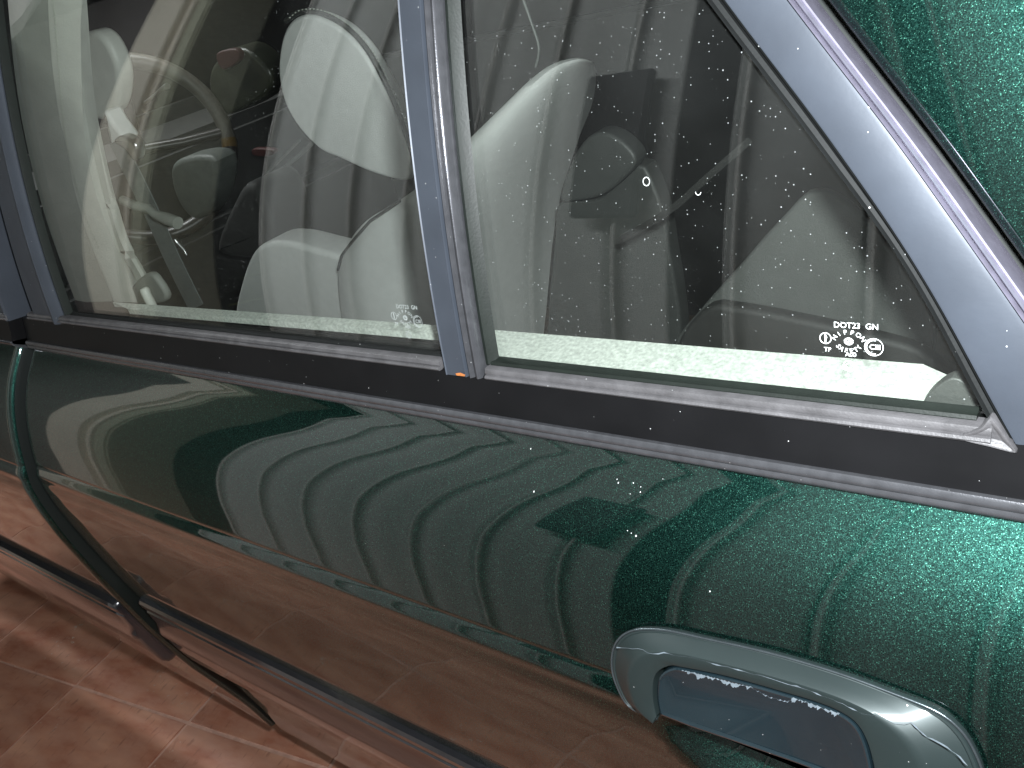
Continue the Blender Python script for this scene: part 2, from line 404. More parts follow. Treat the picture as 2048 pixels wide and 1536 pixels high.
ZT = 1.30
pane1 = pane('window_pane', ([(.085, .940), (.085, 1.1), (.085, ZT)], [(.672, .940), (.672, 1.1), (.672, ZT)]), GLASS, rear)
pane1['label'] = 'large rear door window pane with a faint maker mark'
pane2 = pane('quarter_pane', ([(.688, .945), (.688, 1.05), (.688, ZT)], [(1.000, .945), (.940, 1.052), (.742, ZT)]), GLASS, rear)
pane2['label'] = 'small triangular quarter pane with white maker mark'
pane('window_pane', ([(-1.0, .940), (-1.0, 1.1), (-1.0, ZT)], [(-.10, .940), (-.10, 1.1), (-.10, ZT)]), GLASS, front)

# ---- division bar between the two panes
def vline(x, z0=.9515, z1=1.30, dx=0.0, k=5): return [(x+dx*(z-.95), z) for z in np.linspace(z0, z1, k)]
ribbon('division_bar', vline(.664), vline(.683), [(0, -.006), (0, .0058), (.035, .0078), (.07, .0070), (.93, .0070), (.965, .0078), (1, .0062), (1, -.002)], FILM, rear, world=True)
ribbon('bar_channel', vline(.6835), vline(.6955), [(0, -.006), (0, .003), (.10, .0030), (.12, .0060), (.28, .0085), (.42, .0060), (.5, .0035), (.58, .0040), (.64, .0075), (.82, .0085), (.94, .0070), (1, .003), (1, -.006)], TRIM, rear, world=True)
ribbon('bar_seal', vline(.6965, .9595), vline(.7035, .9595), [(0, -.006), (0, .001), (.3, .0012), (.6, -.002), (1, -.005)], SEAL, rear, world=True)
# bottom seals behind the sweeps
sweep('glass_run', sect([(.9580, -.012), (.9580, .0000), (.9595, .0006), (.9612, .0000), (.9615, -.0030), (.9628, -.0045), (.9632, -.0058)]), .70, .985, SEAL, rear, ang=40)
sweep('glass_run', sect([(.9590, -.012), (.9590, -.0010), (.9612, -.0020), (.9625, -.005), (.9625, -.0058)]), .105, .664, RUBBER, rear, ang=40)

# ---- rear (C pillar) window frame
def cl(px): return [S(p) for p in px]
G = cl([(1420, 0), (1640, 290), (1820, 540), (1984, 838)]); G = [tuple(G[0]+(np.array(G[0])-np.array(G[1]))*1.3)]+G
Bd = cl([(1455, 0), (1667, 280), (1850, 552), (2032, 878)]); Bd = [tuple(Bd[0]+(np.array(Bd[0])-np.array(Bd[1]))*1.3)]+Bd
Br = cl([(1584, 0), (1780, 252), (1905, 425), (2048, 625), (2140, 760), (2230, 890)]); Br = [tuple(Br[0]+(np.array(Br[0])-np.array(Br[1]))*1.3)]+Br
Gr = cl([(1622, 0), (1822, 262), (1945, 428), (2075, 610), (2170, 745), (2262, 880)]); Gr = [tuple(Gr[0]+(np.array(Gr[0])-np.array(Gr[1]))*1.3)]+Gr
ribbon('quarter_seal', G, Bd, [(0, -.006), (0, .0035), (.05, .0048), (.12, .0040), (.2, .0015), (.55, .0008), (.72, .0022), (.80, -.002), (.86, .0030), (.94, .0048), (1, .0030), (1, -.004)], RUBBER, rear, world=True, ang=28)
ribbon('pillar_film', Bd, Br, [(0, -.003), (0, .0035), (.02, .0048), (.06, .0052), (.9, .0058), (.97, .0055), (1, .0030)], FILM, rear, world=True)
ribbon('frame_moulding', Br, Gr, [(0, .001), (.02, .0075), (.10, .0090), (.18, .0078), (.24, .0045), (.34, .0045), (.42, .0080), (.55, .0098), (.66, .0082), (.72, .0062), (.78, .0066), (.90, .0062), (1, .001), (1, -.012)], RIDGE, rear, world=True, ang=28)
# corner where sweep and seal meet
cor = [(1986, 822), (1966, 842), (1932, 856), (1930, 868), (1985, 882), (2040, 893), (2022, 862), (2002, 836)]
P = inset(smoothline([S(p) for p in cor], 30, True), 0)
rows = [[SP(x, z, -.004) for x, z in P], [SP(x, z, .0055) for x, z in P]]+[[SP(x, z, h) for x, z in inset(P, d)] for d, h in ((.0006, .0068), (.0016, .0068), (.0028, .0052), (.0038, .0046))]
grid('sweep_corner', rows, SWEEP, rear, closed_u=True, ang=60, cap=True)

# ---- C pillar, painted
far = [tuple(np.array(p)+np.array([.55, .0])) for p in Gr]
ribbon('rear_pillar', [tuple(np.array(p)+np.array([.004, .002])) for p in Gr], far, [(0, -.03), (0, -.006), (.004, -.0015), (.012, 0), (.25, .0), (.5, -.004), (1, -.03)], PAINT, car, world=True, ang=50)
grid('shut_channel', [[SP(x+dx, z, -.03) for x, z in smoothline(Gr, 20)] for dx in (-.02, .03)], HEM, car)

# ---- B pillar frame of rear door
ribbon('front_frame', vline(.020, .9515, 1.35, .02), vline(.094, .9515, 1.35, -.03), [(0, -.02), (0, -.004), (.06, .0030), (.12, .0040), (.74, .0040), (.78, .0072), (.86, .0085), (.94, .0062), (1, .001), (1, -.008)], FILM, rear, world=True, ang=30)
ribbon('frame_seal', vline(.095, .9600, 1.35, -.03), vline(.106, .9600, 1.35, -.03), [(0, -.006), (0, .000), (.4, .001), (.7, -.003), (1, -.0058)], SEAL, rear, world=True)
ribbon('rear_frame', vline(-.098, .9515, 1.35), vline(-.020, .9515, 1.35), [(0, -.002), (.03, .013), (.3, .014), (.9, .014), (.97, .0165), (1, .014), (1, -.02)], FILM, front, world=True, ang=30)
ribbon('pillar_seal', vline(-.030, .935, 1.35), vline(.025, .935, 1.35), [(0, -.018), (.5, -.014), (1, -.018)], SEAL, car, world=True)
mesh('rust_spot', [SP(*S(p), .0088) for p in [(928, 737), (938, 735), (948, 739), (946, 743), (930, 741)]], [(0, 1, 2, 3, 4)], RUST, rear)

# ================================================================== DOOR HANDLE
hd = empty('door_handle'); hd.parent = car
OUT = [(1315, 1440), (1262, 1416), (1236, 1378), (1224, 1335), (1232, 1290), (1262, 1266), (1324, 1263), (1412, 1280), (1543, 1311), (1675, 1350), (1785, 1390), (1873, 1427), (1921, 1462), (1950, 1506), (1968, 1560), (1960, 1600)]
INN = [(1317, 1434), (1311, 1400), (1312, 1365), (1322, 1347), (1346, 1337), (1375, 1340), (1440, 1354), (1500, 1369), (1570, 1390), (1631, 1409), (1680, 1428), (1715, 1452), (1735, 1485), (1748, 1530), (1755, 1575), (1757, 1600)]
nA = 90
Ao = smoothline([S(p, .004) for p in OUT], nA); Bo = smoothline([S(p, .010) for p in INN], nA)
rows = []
for f, h in [(0, -.006), (0, .0012), (.012, .0032), (.035, .0048), (.06, .0050), (.075, .0046), (.25, .0086), (.42, .0122), (.48, .0132), (.54, .0133), (.75, .0128), (.92, .0122), (.985, .0118), (1, .0108), (1, .0005)]:
    rows.append([SP(*(a*(1-f)+b*f), h) for a, b in zip(Ao, Bo)])
grid('bezel', [list(c) for c in zip(*rows)], HANDLE, hd, ang=32)
tube('bezel_lip', [SP(*a, .0040) for a in Ao], .0008, LIP, hd, sides=8)
# pull flap
Fo = Bo.copy(); cen = np.array(S((1560, 1560), .01))
k0 = [tuple(b*.985+cen*.015) for b in Bo]
loop = np.array(k0+[tuple(S(p, .010)) for p in [(1757, 1612), (1700, 1572), (1587, 1530), (1456, 1484), (1380, 1458)]])
loop = resample(np.vstack([loop, loop[:1]]), 151)[:-1]
rr = [[SP(x, z, -.004) for x, z in inset(loop, .0006)], [SP(x, z, .0092) for x, z in inset(loop, .0006)], [SP(x, z, .0104) for x, z in inset(loop, .0010)], [SP(x, z, .0108) for x, z in inset(loop, .0020)],
      [SP(x, z, .0100) for x, z in inset(loop, .0035)]]
grid('flap', rr, FLAP, hd, closed_u=True, ang=40, cap=True)
def jag(name, px, wpx, off, mat, parent, seed=1, lo=.3):
    """thin flake of lifted lacquer with a ragged edge, lying on the handle"""
    rnd = random.Random(seed); pts = resample(px, 70); V = []
    n = len(pts)
    for i, p in enumerate(pts):
        t = pts[min(i+1, n-1)]-pts[max(i-1, 0)]; t /= np.linalg.norm(t)+1e-9; nn = np.array([-t[1], t[0]])
        if i == 0: ph = [rnd.uniform(0, 6.28) for _ in range(4)]
        g = .5+.3*math.sin(i*.21+ph[0])+.25*math.sin(i*.53+ph[1])+.15*math.sin(i*1.3+ph[2])
        j = .5*math.sin(i*.9+ph[3]); wd = wpx*max(.08, (g-.15)*(.85+.3*rnd.random()))
        V.append(SP(*S(tuple(p+nn*j), off), off)); V.append(SP(*S(tuple(p+nn*(j+wd)), off), off))
    mesh(name, V, [(2*i, 2*i+1, 2*i+3, 2*i+2) for i in range(n-1)], mat, parent)
jag('lacquer_edge', [(1235, 1306), (1262, 1309), (1285, 1308), (1300, 1320), (1320, 1320), (1335, 1316), (1345, 1323), (1380, 1328), (1420, 1338), (1480, 1354), (1530, 1367), (1600, 1388), (1680, 1420), (1722, 1440), (1760, 1448), (1785, 1460), (1812, 1462), (1822, 1460), (1850, 1485), (1880, 1500), (1920, 1527), (1935, 1545)], 2.2, .0142, CHIP, hd, 3, .25)
jag('lacquer_edge', [(1365, 1349), (1400, 1357), (1440, 1368), (1470, 1376), (1505, 1384)], 11, .0112, CHIP, hd, 5, .1)
jag('lacquer_edge', [(1585, 1405), (1620, 1416), (1650, 1428), (1680, 1437)], 10, .0112, CHIP, hd, 8, .1)
jag('lacquer_edge', [(1505, 1385), (1540, 1404), (1575, 1413), (1588, 1408)], 2.2, .0112, CHIP, hd, 9)

# ================================================================== GLASS PRINT
def textmesh(txt, size, font_scale=1.0):
    cu = bpy.data.curves.new('lettering', 'FONT'); cu.body = txt; cu.size = size; cu.align_x = 'CENTER'; cu.offset = size*.004
    cu.resolution_u = 3
    o = bpy.data.objects.new('lettering', cu); COL.objects.link(o)
    dg = bpy.context.evaluated_depsgraph_get(); me = bpy.data.meshes.new_from_object(o.evaluated_get(dg))
    V = [tuple(v.co[:2]) for v in me.vertices]; F = [tuple(p.vertices) for p in me.polygons]
    bpy.data.objects.remove(o); bpy.data.curves.remove(cu); bpy.data.meshes.remove(me); return V, F
def ringm(r0, r1, a0=0, a1=360, n=40, cx=0, cy=0):
    V = []; F = []
    for i in range(n+1):
        a = math.radians(a0+(a1-a0)*i/n); V += [(cx+r0*math.cos(a), cy+r0*math.sin(a)), (cx+r1*math.cos(a), cy+r1*math.sin(a))]
        if i < n: F.append((2*i, 2*i+1, 2*i+3, 2*i+2))
    return V, F
def place(parts):
    V = []; F = []
    for (v, f), (dx, dy, rot) in parts:
        b = len(V); c, s = math.cos(rot), math.sin(rot)
        V += [(dx+x*c-y*s, dy+x*s+y*c) for x, y in v]; F += [tuple(i+b for i in q) for q in f]
    return V, F
def stamp(name, center_px, shape, parent, mat, k=1.0):
    cx, cz = S(center_px); V, F = shape
    mesh(name, [SP(cx+x*k, cz+y*k, -.0056) for x, y in V], F, mat, parent, False)
mm = .001
def arc(txt, r, a0, a1, size, flip=False):
    out = []
    for i, ch in enumerate(txt):
        a = math.radians(a0+(a1-a0)*i/(len(txt)-1))
        out.append((textmesh(ch, size), (r*math.cos(a), r*math.sin(a)*.72 - (size*.35 if not flip else size*.35), (a-math.pi/2) if not flip else (a+math.pi/2))))
    return out
def marks(cpx, parent, mat, k):
    stamp('maker_mark', cpx, place([(textmesh('DOT23  GN', 4.3*mm), (3.6*mm, 7.2*mm, 0))]+arc('NIPPON', 7.0*mm, 152, 28, 3.5*mm)+arc('SAFETY', 7.0*mm, 206, 334, 3.5*mm, True)
          + [(ringm(1.1*mm, 1.7*mm), (0, 0, 0)), (ringm(2.1*mm, 2.6*mm, 20, 160), (0, -.6*mm, 0)), (ringm(2.1*mm, 2.6*mm, 200, 340), (0, .6*mm, 0)), (ringm(0, .5*mm), (0, 0, 0))]
          + [(ringm(2.7*mm, 3.15*mm), (-12.0*mm, .9*mm, 0)), (([(-.5, 2.2), (.4, 2.0), (-.5, .1), (.5, .1), (1.4, 1.0), (.3, -2.3), (-.4, -2.1), (.4, -.4), (-.5, -.4), (-1.3, -1.1)], [(0, 1, 3, 2), (3, 4, 7, 8), (5, 6, 8, 7)]), (-12*mm, .9*mm, 0))]
          + [(ringm(4.4*mm, 4.75*mm), (12.6*mm, -2.2*mm, 0)), (ringm(3.4*mm, 3.9*mm, 75, 285), (12.6*mm, -2.2*mm, 0)), (textmesh('CIII', 3.9*mm), (13.2*mm, -3.4*mm, 0))]
          + [(textmesh('TP', 3.4*mm), (-11.0*mm, -6.4*mm, 0)), (textmesh('A00', 3.4*mm), (1*mm, -8.2*mm, 0))]
          + [(ringm(2.6*mm, 3.0*mm), (0, -13.5*mm, 0)), (ringm(1.2*mm, 1.6*mm, 60, 300), (0, -13.5*mm, 0))]), parent, mat, k)
# scale the little zig-zag (given in mm)
_pl = place
def place(parts):
    q = []
    for (v, f), t in parts:
        if max(abs(c) for p in v for c in p) > .5: v = [(x*mm, y*mm) for x, y in v]
        q.append(((v, f), t))
    return _pl(q)
marks((1690, 690), pane2, PRINT, .93)
def dropring(name, c, rx, parent, off=-.0053, a0=0, a1=360, w=.15):
    cx, cz = S(c); V, F = ringm(1-w, 1, a0, a1, 22); mesh(name, [SP(cx+x*rx, cz+y*rx*1.1, off) for x, y in V], F, PRINT, parent, False)
dropring('water_drop', (1283, 365), .0021, pane2); dropring('water_drop', (1387, 386), .0016, pane2, a0=180, a1=350)
rnd = random.Random(12)
spV = []; spF = []
def fleck(px, py, sz, off):
    cx, cz = S((px, py)); k = len(spV); n = 6
    for i in range(n):
        a = 2*math.pi*i/n; q = sz*rnd.uniform(.5, 1.1); spV.append(SP(cx+q*math.cos(a), cz+q*math.sin(a), off))
    spF.append(tuple(range(k, k+n)))
for p in [(1283, 982), (1268, 965), (1285, 972), (1240, 963), (1262, 988), (1275, 1070), (1266, 1066), (1256, 1062), (1072, 984), (1068, 982), (1065, 898), (1325, 958), (1236, 957), (1420, 1180)]:
    fleck(p[0]+rnd.uniform(-2, 2), p[1]+rnd.uniform(-2, 2), rnd.uniform(.0002, .0006), .0006)
mesh('dried_spots', spV, spF, PRINT, rear, False)['kind'] = 'stuff'
FAINT = simple('faint_print', (.30, .33, .32), .7, bmp=0)
marks((800, 640), pane1, FAINT, .93)

# ================================================================== INTERIOR (parts of the car)
cab = empty('cabin'); cab.parent = car
# pale ledge along the inside of the door
def quadstrip(name, A, B, mat, parent, thick=.006, n=24):
    A = resample(A, n); B = resample(B, n)
    top = [list(a) for a in A]; bot = [list(b) for b in B]
    lower = [[b[0], b[1], b[2]-thick] for b in B]; back = [[a[0], a[1], a[2]-thick] for a in A]
    rows = [[back[i], top[i], bot[i], lower[i]] for i in range(n)]
    return grid(name, rows, mat, parent, ang=30)
LA = [hy((225, 603), .055), hy((895, 651), .055), hy((1850, 728), .055), hy((1885, 742), .052)]
LB = [hy((250, 616), .040), hy((890, 668), .040), hy((905, 700), .030), hy((975, 713), .022), hy((1500, 775), .020), hy((1846, 808), .018), hy((1902, 755), .030)]
quadstrip('door_ledge', [hy((225, 604), .058), hy((897, 652), .056)], [hy((255, 618), .046), hy((897, 669), .046)], LEDGE, cab)
quadstrip('door_ledge', [hy((965, 658), .056), hy((1500, 701), .055), hy((1856, 729), .054), hy((1895, 750), .050)], [hy((975, 716), .022), hy((1500, 780), .022), hy((1846, 812), .024), hy((1900, 757), .046)], LEDGE, cab)
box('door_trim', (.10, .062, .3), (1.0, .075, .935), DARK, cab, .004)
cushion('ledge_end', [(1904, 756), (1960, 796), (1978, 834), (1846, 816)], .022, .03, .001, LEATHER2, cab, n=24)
# B pillar trim
def band3(name, L, R_, yl, yr, cross, mat, parent, n=40):
    A = smoothline([hy(p, yl) for p in L], n); B = smoothline([hy(p, yr) for p in R_], n); rows = []
    for i in range(n):
        d = np.cross(A[min(i+1, n-1)]-A[max(i-1, 0)], B[i]-A[i]); d /= np.linalg.norm(d)
        if d[1] > 0: d = -d
        rows.append([A[i]*(1-f)+B[i]*f+d*h for f, h in cross])
    return grid(name, rows, mat, parent, ang=30)
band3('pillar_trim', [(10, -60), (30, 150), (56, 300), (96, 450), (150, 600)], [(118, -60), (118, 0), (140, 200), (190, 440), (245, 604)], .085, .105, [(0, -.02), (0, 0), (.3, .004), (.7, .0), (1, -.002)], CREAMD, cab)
band3('pillar_cover', [(102, -60), (104, 60), (123, 260), (165, 430), (232, 604)], [(165, -60), (168, 20), (190, 240), (245, 470), (292, 600)], .100, .150, [(0, -.03), (0, .0), (.03, .004), (.10, .0055), (.45, .004), (.55, .001), (.75, .0), (.8, .003), (1, .004), (1, -.004)], CREAM, cab)
band3('pillar_edge', [(150, -60), (152, 20), (176, 240), (228, 460), (278, 560)], [(166, -60), (169, 20), (192, 230), (246, 455), (297, 558)], .138, .150, [(0, -.01), (0, .006), (.3, .009), (.8, .008), (1, .004), (1, -.002)], CREAM, cab)
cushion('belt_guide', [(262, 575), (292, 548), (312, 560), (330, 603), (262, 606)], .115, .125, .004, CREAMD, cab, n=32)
kn = hy((298, 598), .075); tube('lock_knob', [kn+np.array([0, 0, -.02]), kn+np.array([0, 0, -.004]), kn+np.array([-.001, 0, .006]), kn+np.array([-.0015, .001, .0115]), kn+np.array([-.0018, .001, .0135])], lambda t: .0052 if t < .7 else .0034, CREAM, cab, 14)
for i in range(60):     # stitch bumps beside the pillar cover
    p = smoothline([(104, -20), (112, 60), (130, 260), (168, 420), (200, 500)], 60)[i]
    q = hy(tuple(p), .095); 
    if i == 0: sv = []; sf = []
    b = len(sv); d = smoothline([(104, -20), (112, 60), (130, 260), (168, 420), (200, 500)], 60)[min(i+1, 59)]-p
    for sx, sy in ((-1.2, 0), (1.2, 0), (1.2, .5), (-1.2, .5)): sv.append(hy((p[0]+sx, p[1]+d[1]*sy*1.1), .0935))
    sf.append((b, b+1, b+2, b+3))
so = mesh('stitching', sv, sf, STITCH, cab, False); so['kind'] = 'stuff'

# driver's seat behind the pillar
ds = empty('front_seat'); ds.parent = car; ds['label'] = 'driver seat half hidden behind the pillar trim'
cushion('headrest', [(150, 90), (180, 62), (208, 80), (232, 130), (237, 180), (225, 225), (190, 240), (150, 200)], .22, .245, .008, CREAM, ds, n=48)
cushion('seat_hinge_cover', [(206, 222), (226, 250), (246, 278), (238, 292), (222, 292)], .205, .23, .006, LEATHER, ds, n=24)
# seat belt
def strap(name, px, wpx, y0, y1, mat, parent, n=30, thick=.0015):
    pts = smoothline(px, n); A = []; B = []
    for i, p in enumerate(pts):
        t = pts[min(i+1, n-1)]-pts[max(i-1, 0)]; t /= np.linalg.norm(t); nn = np.array([-t[1], t[0]]); y = y0+(y1-y0)*i/(n-1)
        A.append(hy(tuple(p+nn*wpx/2), y)); B.append(hy(tuple(p-nn*wpx/2), y))
    rows = [[a, a*.5+b*.5+np.array([0, -.0005, 0]), b, b+np.array([0, thick, 0]), a+np.array([0, thick, 0])] for a, b in zip(A, B)]
    return grid(name, rows, mat, parent, closed_u=True, ang=40)
sb = strap('seat_belt', [(232, 282), (256, 330), (300, 420), (345, 520), (392, 615)], 30, .20, .22, BELT, cab)
cushion('belt_clamp', [(226, 283), (240, 272), (262, 282), (272, 300), (268, 322), (250, 300)], .185, .20, .004, CHROME, cab, n=28)
tube('seat_lever', [hy(p, .185) for p in [(245, 400), (270, 412), (300, 418), (312, 430), (335, 438), (356, 446)]], lambda t: .006 if t < .6 else .008, CREAMD, ds, 10)
tube('belt_buckle', [hy(p, .25) for p in [(350, 478), (356, 488), (368, 500), (374, 510)]], lambda t: .004*(1.1-t), CHROME, cab, 8)
# steering wheel
sw = empty('steering_wheel'); sw.parent = car
yw = .62
cpx = np.array([300., 300.])
c0 = hy((278, 300), yw)
ax = Vector((.86, -.42, .30)).normalized(); u = ax.cross(Vector((0, 0, 1))).normalized(); v = u.cross(ax).normalized()
if v.z < 0: v = -v
Rw = .187
def wp(a, r=Rw): return Vector(c0)+u*math.cos(a)*r+v*math.sin(a)*r
def project(P):
    P = np.array(P)-CAM; c = P[0]*EX+P[1]*EY+P[2]*EZ; return (1024+FPX*c[0]/c[2], 768+FPX*c[1]/c[2])
sgn = 1 if project(wp(0))[0] > project(wp(math.pi))[0] else -1
A2 = lambda deg: math.radians(deg) if sgn > 0 else math.radians(180-deg)
tube('wheel_rim', [wp(A2(a)) for a in np.linspace(-12, 182, 60)], .0165, WHEELM, sw, 14)
tube('rim_band', [wp(A2(a)) for a in np.linspace(-17, -11, 5)], .0172, WHEELO, sw, 14)
tube('wheel_rim', [wp(A2(a)) for a in np.linspace(-178, -16, 50)], .0160, WHEELD, sw, 14)
def blob(name, cx, cy, cz, rx, ry, rz, mat, parent, k=16):
    bm = bmesh.new(); bmesh.ops.create_uvsphere(bm, u_segments=24, v_segments=k, radius=1)
    for vv in bm.verts: vv.co = Vector((cx+vv.co.x*rx, cy+vv.co.y*ry, cz+vv.co.z*rz))
    me = bpy.data.meshes.new(name); bm.to_mesh(me); bm.free(); me.materials.append(mat); me.polygons.foreach_set('use_smooth', [True]*len(me.polygons))
    o = bpy.data.objects.new(name, me); COL.objects.link(o); o.parent = parent; return o
cushion('wheel_pad', [(342, 330), (385, 312), (425, 318), (432, 360), (420, 410), (395, 440), (368, 425), (345, 380)], yw-.01, yw+.05, .012, GREYP, sw, n=32)
tube('wheel_spoke', [Vector(c0), wp(A2(-8), Rw*.5), wp(A2(-6))], .012, WHEELD, sw, 8)
tube('wheel_spoke', [Vector(c0), wp(A2(80), Rw*.5), wp(A2(80))], .012, WHEELD, sw, 8)
tube('stalk', [hy(p, .60) for p in [(290, 205), (310, 190), (322, 178), (335, 172)]], lambda t: .003 if t < .6 else .006, CHROME, sw, 8)
# dashboard
db = empty('dashboard'); db.parent = car
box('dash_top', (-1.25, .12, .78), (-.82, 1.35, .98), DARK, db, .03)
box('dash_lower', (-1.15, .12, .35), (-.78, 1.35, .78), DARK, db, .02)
cushion('centre_display', [(425, 130), (480, 95), (540, 150), (520, 200), (440, 232), (418, 180)], .80, .86, .01, OLIVE, db, n=32)
cushion('warning_lens', [(432, 108), (470, 98), (478, 120), (445, 140)], .785, .80, .004, RED, db, n=20)
cushion('warning_lens', [(505, 298), (545, 300), (540, 312), (508, 312)], .785, .80, .003, RED, db, n=20)
strap('console_trim', [(480, 420), (540, 360), (610, 300), (680, 230)], 7, .78, .80, GREYP, db)
strap('console_trim', [(480, 395), (530, 350), (600, 280)], 4, .78, .80, GREYP, db)
cushion('console_box', [(470, 390), (500, 370), (530, 420), (545, 500), (500, 520), (430, 500)], .60, .72, .02, DARK, db, n=32)

# passenger seat, reclined, with big headrest
ps = empty('front_seat'); ps.parent = car; ps['label'] = 'reclined light grey leather passenger seat with big headrest'
cushion('seat_cushion', [(468, 640), (478, 575), (500, 512), (530, 486), (570, 484), (620, 496), (682, 517), (700, 560), (720, 700), (640, 760), (480, 740)], .40, .46, .010, LEATHER, ps, n=80)
loft('backrest', [(700, 760), (684, 640), (677, 540), (700, 482), (735, 440), (800, 400), (850, 362), (932, 284), (1000, 218), (1060, 160), (1105, 128), (1150, 116), (1178, 120), (1184, 124)], [(1050, 800), (1075, 740), (1088, 660), (1098, 560), (1106, 480), (1122, 390), (1140, 330), (1160, 270), (1182, 215), (1190, 180), (1192, 160), (1191, 145), (1189, 133), (1187, 128)], .36, .62, LEATHER, ps)
cushion('headrest', [(556, 150), (560, 90), (575, 50), (600, 32), (632, 33), (680, 58), (725, 105), (765, 175), (800, 255), (828, 335), (826, 355), (800, 362), (740, 345), (680, 318), (640, 300), (600, 260), (570, 210)], .44, .47, .006, LEATHER, ps, n=90)
edge = smoothline([(572, 42), (600, 24), (640, 26), (690, 52), (735, 100), (775, 175), (808, 255), (836, 345)], 50)
tube('headrest_piping', [hy(tuple(p), .443) for p in edge], .0036, PIPING, ps, 8)
sv = []; sf = []
e2 = smoothline([(578, 36), (602, 20), (645, 21), (697, 49), (743, 98), (783, 174), (816, 254), (840, 335)], 121)
for i in range(0, 118, 2):
    a, b_ = e2[i], e2[i+1]; t = (b_-a)/np.linalg.norm(b_-a); nn = np.array([-t[1], t[0]])*1.1; k = len(sv)
    a2 = a+(b_-a)*.9
    sv += [hy(tuple(a-nn), .439), hy(tuple(a2-nn), .439), hy(tuple(a2+nn), .439), hy(tuple(a+nn), .439)]; sf.append((k, k+1, k+2, k+3))
so = mesh('stitching', sv, sf, STITCH, ps, False); so['kind'] = 'stuff'
tube('seat_seam', [hy(p, .355) for p in [(676, 540), (684, 510), (705, 482), (740, 442), (800, 402)]], .0022, PIPING, ps, 6)
strap('seat_back_shell', [(1046, 0), (1060, 40), (1075, 85), (1076, 110), (1070, 135)], 3, .36, .36, GREYP, ps)

# rear seat side bolster and pillar trims seen through the quarter pane
rs = empty('rear_seat'); rs.parent = car
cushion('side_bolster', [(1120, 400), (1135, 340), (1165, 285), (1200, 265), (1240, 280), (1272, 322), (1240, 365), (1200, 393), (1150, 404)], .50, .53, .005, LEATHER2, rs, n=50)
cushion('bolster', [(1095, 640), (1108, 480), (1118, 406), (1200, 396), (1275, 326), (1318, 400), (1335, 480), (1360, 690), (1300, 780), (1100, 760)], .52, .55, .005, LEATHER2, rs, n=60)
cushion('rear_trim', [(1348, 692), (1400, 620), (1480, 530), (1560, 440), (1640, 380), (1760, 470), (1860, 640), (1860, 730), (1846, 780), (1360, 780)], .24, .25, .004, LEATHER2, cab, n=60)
cushion('parcel_shelf', [(1352, 694), (1410, 618), (1470, 616), (1600, 640), (1740, 672), (1856, 712), (1858, 780), (1360, 790)], .205, .22, .005, DARK, cab, n=60)
strap('rear_belt', [(1240, 480), (1340, 420), (1420, 350), (1500, 280)], 14, .35, .35, DARK, cab)

# shell of the cabin
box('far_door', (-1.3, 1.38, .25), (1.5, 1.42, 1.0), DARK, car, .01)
box('cabin_floor', (-1.5, .06, .22), (1.5, 1.4, .26), DARKBR, cab, 0)
box('rear_bulkhead', (1.25, .10, .26), (1.3, 1.38, 1.1), DARK, cab, .01)
rfr = [[(x, y, z) for (y, z) in [(.150, 1.335), (.19, 1.375), (.26, 1.405), (.5, 1.43), (.75, 1.435), (1.0, 1.43), (1.25, 1.405), (1.32, 1.375), (1.35, 1.335)]] for x in np.linspace(-.6, 1.0, 8)]
grid('roof', rfr, PAINT, car)
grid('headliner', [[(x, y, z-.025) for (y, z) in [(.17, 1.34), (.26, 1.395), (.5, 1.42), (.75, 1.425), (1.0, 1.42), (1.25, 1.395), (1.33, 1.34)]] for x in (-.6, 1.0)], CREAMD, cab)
box('firewall', (-1.5, .08, .2), (-1.45, 1.4, 1.0), DARK, cab, 0)

# ================================================================== SURROUNDINGS
def tilemat():
    m, nt, p = newmat('terracotta_tile')
    n1 = ramp(nt, noise(nt, 5, 6, stretch=(1, 3.2, 1)), .38, .62)
    c = mixc(nt, n1, (.36, .14, .085), (.56, .29, .19))
    n2 = ramp(nt, noise(nt, 14, 8, rough=.7, stretch=(1, 2.5, 1)), .42, .72); c = mixc(nt, addm(nt, n2, .8, 'MULTIPLY'), c, (.46, .25, .18))
    n3 = ramp(nt, noise(nt, 38, 6, stretch=(3, .8, 1)), .60, .72); c = mixc(nt, addm(nt, n3, .55, 'MULTIPLY'), c, (.20, .09, .06))
    oi = N(nt, 'ShaderNodeObjectInfo'); hs = N(nt, 'ShaderNodeHueSaturation'); nt.links.new(c, hs.inputs['Color'])
    vv = N(nt, 'ShaderNodeMath', operation='MULTIPLY_ADD'); nt.links.new(oi.outputs['Random'], vv.inputs[0]); vv.inputs[1].default_value = .25; vv.inputs[2].default_value = .88
    nt.links.new(vv.outputs[0], hs.inputs['Value'])
    sc_ = ramp(nt, noise(nt, 70, 5, rough=.7), .60, .66); blot = ramp(nt, noise(nt, 4.2, 2), .56, .64)
    c2 = mixc(nt, addm(nt, sc_, blot, 'MULTIPLY'), hs.outputs[0], (.50, .42, .36)); nt.links.new(c2, p.inputs['Base Color'])
    p.inputs['Roughness'].default_value = .48
    nt.links.new(bump(nt, noise(nt, 60, 5), .25, .002), p.inputs['Normal']); return m
TILE = tilemat()
GROUT = simple('grout', (.50, .30, .23), .9, nscale=60, bmp=.4)
WALLM = simple('cream_wall', (.70, .66, .56), .85, nscale=6, var=.05, bmp=.2)
CURT = simple('cream_curtain_cloth', (.60, .62, .60), .8, nscale=120, var=.04, bmp=.3)
DARKW = simple('dark_wall', (.013, .013, .012), .8, nscale=4, var=.4, bmp=.2)
GREYW = simple('grey_wall_plaster', (.17, .16, .155), .85, nscale=6, var=.08, bmp=.2)
BOXM = simple('black_box_plastic', (.010, .011, .015), .6, bmp=.1)
CREAMB = simple('olive_board', (.42, .43, .33), .8, bmp=.1)
CEILM = simple('ceiling_board', (.05, .047, .042), .9, nscale=5, bmp=.1)
